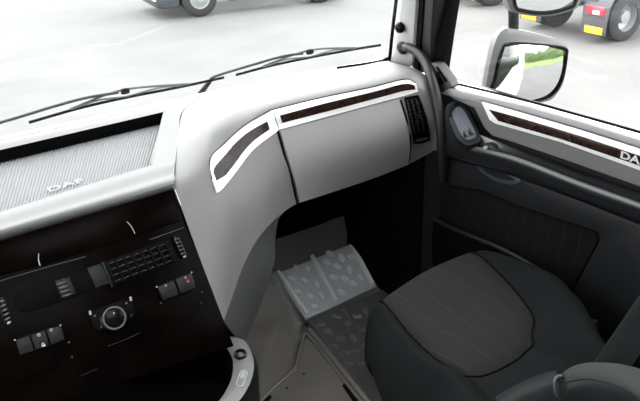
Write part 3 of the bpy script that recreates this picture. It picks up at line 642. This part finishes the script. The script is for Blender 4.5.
# lower panel, pull cup, cloth insert, map pocket
dp('lower_border', [(442, 157), (477, 166), (520, 179), (580, 201), (640, 225), (720, 255), (720, 360), (600, 330), (572, 292), (599, 240), (596, 232), (520, 207), (478, 190), (440, 184)], 0, .030, M['charcoal'], bevel=.006)
cup = dp('pull_cup', rounded([(475, 163), (500, 168.5), (523, 181), (514, 185.5), (498, 183), (481, 173)], 5, .3), .028, .036, M['cupgrey'], bevel=.003)
dp('cup_hollow', rounded([(480, 165.5), (500, 171), (518, 181), (500, 179.5), (485, 172)], 5, .3), .036, .0365, M['charcoal'], cup, 0)
ins = dp('cloth_insert', [(438, 182), (478, 189), (520, 206), (595.5, 231.5), (598.5, 239), (573, 288), (565, 284), (520, 256), (466, 233), (440, 226)], 0, .016, M['doorfab'], bevel=.004)
ly = [DP.at(x, y) for x, y in ((440, 216), (467, 226.5), (512, 243.5), (545, 261), (567, 281), (575, 300))]
tube('pocket_lip', [p + np.array([-.03 - .02 * math.sin(math.pi * i / 5), 0, 0]) for i, p in enumerate(ly)], .008, M['charcoal'], door, 10, 40, (1, 1))
lg = cr([p + np.array([-.03 - .02 * math.sin(math.pi * i / 5), 0, -.004]) for i, p in enumerate(ly)], 24)
surf('map_pocket', np.stack([lg, lg + np.array([.0, 0, -.12]), lg + np.array([.03, 0, -.30])]), M['carpet'], door)
# window frame and pane
fr = plate('window_frame', Plane((1.12, 0, 0), (1.12, 1, 0), (1.12, 0, 1)), [(463, -130), (452.5, 0), (447, 35), (442, 70), (441, 74), (431, 74), (431.5, 40), (434, 0), (446, -130)], -.02, .012, M['gasket'], door, .003)
box('window_header', (1.105, .25, 1.72), (1.17, 1.62, 2.1), M['headliner'], door)
box('rear_pillar', (1.09, -.95, -.1), (1.17, .30, 2.1), M['headliner'], door)
# tweeter sail panel
sail = dp('sail_panel', [(430, 63), (437, 63.5), (449, 80), (452, 87), (440, 93), (433, 91)], -.01, .022, M['sail'], bevel=.003)
for q in ([(435.5, 66.5), (437.6, 66.5), (447.5, 81), (445.3, 83)], [(436.5, 72.5), (438, 71.5), (444, 83.4), (441.8, 85)], [(437, 79), (438.4, 78), (440.6, 85.4), (438.6, 86.8)]): dp('grille_slot', q, .022, .0235, M['gasket'], sail, 0)
adopt(door)
pn = bpy.data.meshes.new('window_2'); pn.from_pydata([(1.13, .28, .93), (1.13, 1.56, .93), (1.13, 1.50, 1.74), (1.13, .28, 1.74)], [], [(0, 1, 2, 3)])
struct(obj('window_2', finish(pn, M['glass'], False)), 'clear passenger side window pane')

# ------------------------------------------------------------------ grab handle
gh = thing('grab_handle', 'curved dark grey grab handle bolted to the front pillar', 'grab handle', V(441, 165, 'x', 1.03))
gp = [V(404, 47.5, 'y', 1.69), V(408, 47.5, 'y', 1.655), V(418, 53, 'y', 1.60), V(426, 63, 'y', 1.55), V(431.5, 78, 'y', 1.50), V(436, 96, 'y', 1.46), V(440, 122, 'y', 1.43), V(442, 150, 'y', 1.42), V(443, 180, 'y', 1.43)]
tube('tube', gp, [.013, .0135, .0145, .015, .0155, .0155, .0155, .0155, .0155], M['tubegrey'], gh, 16, 60)
lathe('mount', [(.020, 0), (.022, .006), (.019, .014), (.013, .018), (.0005, .018)], PIL.at(403.5, 47.5, -.002), PIL.n, M['charcoal'], gh, 20)
adopt(gh)

# ------------------------------------------------------------------ passenger seat
seat = thing('passenger_seat', 'dark cloth passenger seat with stitched centre panel beside door', 'seat', (.74, .85, FZ))
SX = .745
ZS = lambda px, py, z: V(px, py, 'z', z)
A3 = lambda *p: np.array(p)
seamL = [ZS(385, 301.5, .585), ZS(410, 332, .585), ZS(438, 358, .583), ZS(463, 373, .582), ZS(492, 404, .582)]
seamR = [ZS(478.5, 252.5, .592), ZS(513.5, 286, .590), ZS(534, 316, .587), ZS(533.5, 341, .585), ZS(577, 362, .585)]
mids = [None, None, None, ZS(500, 366.5, .583), ZS(541, 391, .583)]
crest = [ZS(495, 252.3, .597), ZS(545, 271.5, .625), ZS(566, 291, .622), ZS(577, 305, .618), ZS(604, 348, .61)]
lo_ = [.042, .070, .080, .082, .085]
RW = []
for k in range(5):
    a, b = seamL[k], seamR[k]; c = (a + b) / 2 + A3(0, .006 if k == 0 else 0, .012) if mids[k] is None else mids[k]
    c1 = (a + c) / 2 + A3(0, 0, .003); c2 = (c + b) / 2 + A3(0, 0, .003)
    if k == 3: c1 = ZS(480, 373.5, .583); c2 = ZS(520, 354.5, .584)
    r = crest[k]; o_ = lo_[k]; bump = -.006 if k == 0 else .016
    RW.append([a + A3(-o_ + .02, 0, -.20), a + A3(-o_ - .012, 0, -.15), a + A3(-o_ - .006, 0, -.05), a + A3(-o_ * .55, 0, bump), a, c1, c, c2, b, r, r + A3(.045, 0, -.05), r + A3(.05, 0, -.16), r + A3(.03, 0, -.2)])
def shift(row, dy, dz_, keep=()): return [p + A3(0, dy * (1 if 2 < i < 10 else .35), dz_ * (1 if 2 < i < 10 else .15)) for i, p in enumerate(row)]
back_ = [p + A3(0, -.14, -.01) for p in RW[-1]]
front = [shift(RW[0], -.02, -.20), shift(RW[0], .030, -.13), shift(RW[0], .026, -.035)]
ROWS = front + RW + [back_]
K = 8; NR, NC = K * (len(ROWS) - 1) + 1, K * 12 + 1
SG = loft(ROWS, NR, NC)
for i in range(NR):
    for j in range(NC):
        v, u = i / K, j / K; d = 9
        if 2.6 < v <= 6.05: d = min(abs(u - 4), abs(u - 8))
        elif v > 6: d = min(abs(u - 4), abs(u - 8)) * 1.5
        if 4 <= u <= 8: d = min(d, abs(v - 6))
        SG[i, j, 2] -= .009 * math.exp(-(d / .16) ** 2)
cen, bol = [], []
for i in range(NR - 1):
    for j in range(NC - 1):
        q = (i * NC + j, i * NC + j + 1, (i + 1) * NC + j + 1, (i + 1) * NC + j)
        (cen if 4 * K <= j < 8 * K and K * 2 <= i < 6 * K else bol).append(q)
flat = SG.reshape(-1, 3)
def sub(name, faces, mat):
    use = sorted({k for f in faces for k in f}); mp_ = {k: i for i, k in enumerate(use)}
    return mesh(name, [flat[k] for k in use], [tuple(mp_[k] for k in q) for q in faces], mat, seat, True, 0)
sub('centre_panel', cen, M['seatfab']); sub('cushion_bolster', bol, M['seatside'])
pipe = [SG[i, 4 * K] for i in range(2 * K + 4, 6 * K, 4)] + [SG[6 * K, j] for j in range(4 * K, 8 * K + 1, 4)] + [SG[i, 8 * K] for i in range(6 * K - 4, 2 * K + 3, -4)]
tube('seam_piping', [p + A3(0, 0, .0015) for p in pipe], .0028, M['gasket'], seat, 6, 120)
# pedestal
box('pedestal', (.55, .55, FZ), (.93, 1.05, .40), M['gasket'], seat, .02)
# backrest: padded, with side bolsters
bx = []
for t in np.linspace(0, 1, 12):
    rowp = []
    for u in np.linspace(-1, 1, 15):
        x = SX + .01 + u * (.240 - .05 * t ** 3); zc = .56 + t * .78; yc = .572 - t * .235
        yb = yc + .055 * math.exp(-((abs(u) - .82) / .2) ** 2) * (1 - .5 * t) - .05 * max(0, abs(u) - .8) / .2 - .06 * max(0, t - .85) / .15
        rowp.append((x, yb, zc))
    bx.append(rowp)
shell('backrest', loft(bx, 24, 30), 0.0, M['seatside'], seat, -.13, (.7, 2, .9), 60)
tube('backrest_piping', [np.array(r[13]) + np.array([.0, .006, 0]) for r in bx], .004, M['gasket'], seat, 8, 24)
lathe('recliner_knob', [(.02, 0), (.028, .008), (.024, .03), (.0005, .03)], V(590, 330, 'x', 1.0), (.3, .3, .9), M['slate'], seat, 16)
# inboard armrest with its pivot fork
far_ = [ZS(561.5, 377.5, 0.815), ZS(567, 372, 0.825), ZS(577, 367, 0.835), ZS(592, 364.2, 0.850), ZS(620, 366, 0.875), ZS(645, 372.5, 0.895), ZS(690, 390, 0.930)]
near_ = [ZS(562.5, 381, 0.812), ZS(568, 380.5, 0.822), ZS(577, 378.5, 0.832), ZS(592, 377.5, 0.847), ZS(618, 383.5, 0.872), ZS(638, 394, 0.892), ZS(672, 425, 0.927)]
mid_ = [(a + b) / 2 + A3(0, 0, .003) for a, b in zip(far_, near_)]
dn = lambda L, x, z: [p + A3(x, x * .6, z * (.55 if k == 0 else 1)) for k, p in enumerate(L)]
AG = loft([dn(far_, .006, -.055), dn(far_, .008, -.02), far_, mid_, near_, dn(near_, -.007, -.016), dn(near_, -.004, -.05), dn(near_, .02, -.06)], 36, 40)
nr_, nc_ = AG.shape[:2]
ar = mesh('armrest', AG.reshape(-1, 3), gfaces(nr_, nc_) + [tuple(i * nc_ for i in range(nr_)), tuple(i * nc_ + nc_ - 1 for i in range(nr_))] + [(j, j + 1, (nr_ - 1) * nc_ + j + 1, (nr_ - 1) * nc_ + j) for j in range(nc_ - 1)], M['charcoal'], seat, True, 60)
kf, kn_ = int(35 * 2 / 7), int(35 * 4 / 7) + 1
shell('armrest_pad', AG[kf - 1:kn_ + 1], .003, M['armtop'], ar, -.001, (.3, .3, 2))
ring = [V(562, 376, 'z', .822), V(557.5, 377, 'z', .82), V(554.5, 383, 'z', .812), V(555.5, 391, 'z', .80), V(558, 396, 'z', .79)]
tube('pivot_ring', ring, .0032, M['cupgrey'], ar, 8, 24)
bk = [V(497, 402, 'z', .74), V(512, 393, 'z', .752), V(530, 384, 'z', .762), V(548, 377.5, 'z', .772), V(557, 376.5, 'z', .775)]
bk2 = [p + np.array([-.02, -.03, -.05]) for p in bk]; bk3 = [p + np.array([-.03, -.05, -.14]) for p in bk]
shell('pivot_cover', loft([[p + np.array([.02, .01, -.02]) for p in bk], bk, bk2, bk3], 12, 20), .006, M['charcoal'], ar, -.006)
lathe('buckle_button', [(.007, 0), (.007, .006), (.0005, .008)], V(526.5, 396, 'z', .745), (-.5, -.3, .8), M['rim'], ar, 10)
adopt(seat)

# ------------------------------------------------------------------ wipers outside the windscreen
def wiper(label, armpts, bladepts, stub):
    t = thing('windscreen_wiper', label, 'wiper', bladepts[0], 'wipers resting along the windscreen base')
    tube('arm', armpts, .0075, M['charcoal'], t, 8, 30, (1, .6))
    tube('blade', bladepts, .0045, M['gasket'], t, 8, 30, (.7, 1))
    m = len(bladepts) // 2; mid = bladepts[m]
    sp_ = cr(bladepts, 21)
    tube('bridge', [sp_[4] + np.array([0, 0, .004]), sp_[8] + np.array([0, .004, .020]), sp_[10] + np.array([0, .004, .024]), sp_[12] + np.array([0, .004, .02]), sp_[16] + np.array([0, 0, .004])], .0038, M['steel'], t, 8, 24)
    for k in (7, 13): tube('yoke', [sp_[k - 3] + np.array([0, 0, .002]), sp_[k] + np.array([0, 0, .010]), sp_[k + 3] + np.array([0, 0, .002])], .003, M['steel'], t, 6, 10)
    lathe('joint', [(.008, -.012), (.010, 0), (.008, .012)], sp_[10] + np.array([0, .0, .020]), (1, 0, 0), M['gasket'], t, 10)
    if stub: tube('arm_root', stub, [.008, .010, .012], M['gasket'], t, 8, 8, (1, .7))
    adopt(t); return t
wy = 2.085
wiper('wiper lying below the left part of the windscreen, arm leaving the frame', [Y(-80, 142, wy), Y(0, 122.5, wy), Y(50, 107.5, wy), Y(85, 98, wy), Y(118, 92.5, wy)],
      [Y(29, 122.5, wy), Y(80, 108, wy), Y(126, 97.5, wy), Y(180, 87, wy), Y(224, 77.5, wy)], None)
wiper('wiper nearer the front pillar with black arm root behind the dash', [Y(210, 80.5, 2.10), Y(216, 76, 2.10), Y(255, 64, 2.09), Y(284, 56, 2.07), Y(303, 53.5, 2.05)],
      [Y(236, 75, 2.09), Y(270, 66, 2.08), Y(310, 57.5, 2.04), Y(350, 50, 1.98), Y(381, 45, 1.92)], [Y(211, 80, 2.10), Y(204, 89, 2.09), Y(194, 102, 2.08)])

# ------------------------------------------------------------------ outside mirrors
sm = thing('side_mirror', 'pair of grey door mirrors on one stalk outside passenger window', 'mirror', (1.32, 1.50, .80))
mc = V(530, 72, 'y', 1.50)
rd = np.array([.03, -.97, -.20]); rd /= np.linalg.norm(rd); dd = mc - C; dd /= np.linalg.norm(dd); mn = rd - dd; mn /= np.linalg.norm(mn)
MP = Plane(mc, mc + np.cross([0, 0, 1], mn), mc + np.array([0, 0, 1.0]) - mn * mn[2], C)
hous = [(506, 28), (530, 32), (561, 41), (568, 52), (564, 80), (556, 95), (546, 101.5), (519, 104), (489, 98), (485, 91), (493, 50), (499, 34)]
glas = [(503, 45), (515, 43.5), (545, 45.5), (563.5, 48.5), (565, 56), (559.5, 82), (546, 96.5), (519, 101), (491, 95.5), (494, 78), (498, 60)]
def head(pl, hous, glas, radius, depth):
    hp = cr([(x, y, 0) for x, y in hous + hous[:1]], 49)[:48]; c3 = np.mean([pl.at(*p[:2]) for p in hp], 0); vv = []
    for s, h in ((.93, .006), (1, 0), (1.0, -.3 * depth), (.93, -.65 * depth), (.72, -.93 * depth), (.3, -1.0 * depth)):
        for p in hp: vv.append(c3 + (pl.at(*p[:2]) - c3) * s + pl.n * h)
    F = gfaces(6, 48, 0, True) + [tuple(range(48))[::-1], tuple(5 * 48 + k for k in range(48))]
    h = mesh('housing', vv, F, M['housing'], sm, True, 45)
    gp_ = cr([(x, y, 0) for x, y in glas + glas[:1]], 49)[:48]; g3 = np.mean([pl.at(*p[:2]) for p in gp_], 0); vv = []; n = []
    for s in (1.0, .8, .6, .4, .2, .02):
        for p in gp_:
            q = (pl.at(*p[:2]) - g3) * s; vv.append(g3 + q + pl.n * (.0095 - (q @ q) / (2 * radius) + (.012 if radius < 2 else .003)))
    F = gfaces(6, 48, 0, True) + [tuple(5 * 48 + k for k in range(48))]
    mesh('mirror_glass', vv, F, M['mirror'], h, True, 0)
    ring = [pl.at(*p[:2]) + pl.n * .008 for p in gp_]; tube('bezel', ring + ring[:1], .006, M['gasket'], h, 8, 97)
head(MP, hous, glas, .55, .085)
mc2 = V(545, -60, 'y', 1.50)
MP2 = Plane(mc2, mc2 + np.cross([0, 0, 1], mn), mc2 + np.array([0, 0, 1.0]) - mn * mn[2], C)
head(MP2, [(515, -150), (580, -140), (598, -120), (590, -40), (580, 2), (570, 11), (545, 16.5), (520, 14), (508.5, 6), (507, -30), (507, -130)], [(520, -140), (576, -132), (588, -115), (582, -40), (575, 0), (566, 8), (545, 12.5), (523, 10.5), (514, 4), (513, -30), (513, -125)], 2.5, .10)
tube('stalk', [MP2.at(519, 0, -.05), MP.at(517.5, 18, -.03), MP.at(517, 40, -.03)], .017, M['charcoal'], sm, 12, 14)
tube('arm', [np.array([1.16, 1.56, 1.72]), np.array([1.45, 1.60, 1.74]), MP2.at(545, -150, -.06), MP2.at(519, 0, -.05)], .018, M['charcoal'], sm, 12, 20)
adopt(sm)

# ------------------------------------------------------------------ parked trucks in the yard
def truck(label, loc, heading, paint, cabz=True):
    t = thing('parked_truck', label, 'truck', loc, 'tractor units parked across the yard')
    Mx = Matrix.Translation(Vector(loc)) @ Matrix.Rotation(heading, 4, 'Z')
    X = lambda *p: np.array(Mx @ Vector(p))
    def bxx(n, lo, hi, mat, par=t, bev=.02): return box(n, lo, hi, mat, par, bev, Mx)
    for s in (-1, 1): bxx('chassis_rail', (s * .42 - .04, -1.0, .72), (s * .42 + .04, 5.0, .98), M['steel'])
    for s in (-1, 1):
        for ya, wd in ((0, .56), (3.75, .32)):
            prof = [(.30, -wd / 2), (.44, -wd / 2), (.505, -wd / 2 + .05), (.515, 0), (.505, wd / 2 - .05), (.44, wd / 2), (.30, wd / 2)]
            cx_ = s * (1.24 - wd / 2); o = X(cx_, ya, .515); d = X(cx_ + s, ya, .515) - o
            ty = lathe('tyre', prof, o, d, M['tyre'], t, 36, ring=True)
            lathe('rim', [(.31, -.02), (.31, wd / 2 - .03), (.285, wd / 2 - .02), (.27, wd / 2 - (.16 if wd > .4 else .03)), (.14, wd / 2 - (.20 if wd > .4 else .0)), (.13, wd / 2 - (.06 if wd > .4 else -.03)), (.0005, wd / 2 - (.05 if wd > .4 else -.04))], o, d, M['rim'], ty, 32)
        # mudguard arch over the rear wheel and mudflap with lamp
        arc = [X(s * .95, -math.cos(a) * .66, .56 + math.sin(a) * .66) for a in np.linspace(-.1, math.pi + .1, 15)]; arw = X(s * .34, 0, 0) - X(0, 0, 0)
        shell('mudguard', np.stack([np.array(arc) - arw, np.array(arc) + arw]), .03, M['darkpaint'], t, 0, tuple(X(0, 0, 6)))
        fl_ = bxx('mudflap', (s * .95 - .34, -.70, .20), (s * .95 + .34, -.66, .80), M['steel'])
        lo, hi = (s * .98 - .24, -.725, .22), (s * .98 + .24, -.70, .37); bxx('reflector', lo, hi, M['amber'], fl_, .005)
        bxx('tail_lamp', (s * .98 - .24, -.76, .62), (s * .98 + .24, -.68, .80), M['red'], t, .02)
        bxx('lamp_lens', (s * .98 + s * .06 - .09, -.772, .64), (s * .98 + s * .06 + .09, -.76, .72), M['lamp'], t, .005)
        bxx('fuel_tank', (s * .86 - .32, .95, .42), (s * .86 + .32, 2.75, 1.02), M['steel'], t, .09)
        bxx('side_skirt', (s * 1.20 - .03, .9, .35), (s * 1.20 + .03, 2.9, .95), M['darkpaint'], t, .02)
        bxx('entry_step', (s * 1.05 - .17, 4.32, .32), (s * 1.05 + .17, 4.80, 1.1), paint, t, .05)
        bxx('wheel_arch', (s * 1.0 - .24, 3.05, 1.06), (s * 1.0 + .24, 4.40, 1.22), paint, t, .04)
    bxx('crossmember', (-.9, -.62, .80), (.9, -.52, .96), M['steel'])
    bxx('fifth_wheel', (-.45, -.35, 1.02), (.45, .55, 1.14), M['steel'], t, .05)
    bxx('bumper', (-1.24, 4.50, .30), (1.24, 4.98, .95), M['darkpaint'], t, .16)
    for s in (-1, 1): bxx('headlamp', (s * .98 - .20, 4.95, .52), (s * .98 + .20, 5.00, .74), M['lamp'], t, .03)
    cb = bxx('cab', (-1.24, 3.0, 1.18), (1.24, 4.92, 3.45), paint, t, .16)
    bxx('windscreen', (-1.10, 4.89, 1.95), (1.10, 4.94, 2.85), M['gloss'], cb, .02)
    bxx('grille', (-.85, 4.90, 1.05), (.85, 4.97, 1.75), M['gloss'], cb, .02)
    for s in (-1, 1): bxx('side_window', (s * 1.235 - .02, 3.9, 2.0), (s * 1.235 + .02, 4.75, 2.75), M['gloss'], cb, .02)
    adopt(t); return t
truck('dark truck with silver front wheel, seen through windscreen above the tray', (11.8, 18.95, GZ), 1.45, M['darkpaint'])
truck('truck showing only its wheel between the front pillar and the mirrors', (15.1, 15.1, GZ), -1.75, M['white'])
truck('truck rear with red tail lamp and amber reflectors right of the mirrors', (13.8, 10.2, GZ), -1.683, M['steel'])

# ------------------------------------------------------------------ own truck outside, verge and trees behind (seen in the mirror)
box('wall_right_outer', (1.175, -2.2, -.9), (1.22, -.2, 2.0), M['white'], None, .02)
struct(bpy.data.objects['wall_right_outer'], 'white outer side of the own cab behind the door')
bpy.data.objects['wall_right_outer'].name = 'wall_right'
gm = bpy.data.meshes.new('grass_verge'); gv = [(-40, -60, GZ + .02), (90, -60, GZ + .02), (90, -20, GZ + .02), (-40, -14, GZ + .02)]
gm.from_pydata(gv, [], [(0, 1, 2, 3)]); gr = obj('grass_verge', finish(gm, M['grass'], False)); struct(gr, 'green grass verge behind the yard')
hv, hf = [], []; n_ = 120
for i in range(n_):
    x = -30 + i; rr = random.Random(i)
    for k in range(9):
        a = math.pi * k / 8; hv.append((x, -27 - .06 * x + math.cos(a) * (1.2 + rr.uniform(-.25, .25)), GZ + math.sin(a) * (3.2 + rr.uniform(-.7, .7))))
hd = mesh('hedge', hv, gfaces(n_, 9), M['leaf'], None, False, 0)
tag(hd, 'long leafy hedge behind the yard, seen in the lower door mirror', 'hedge')
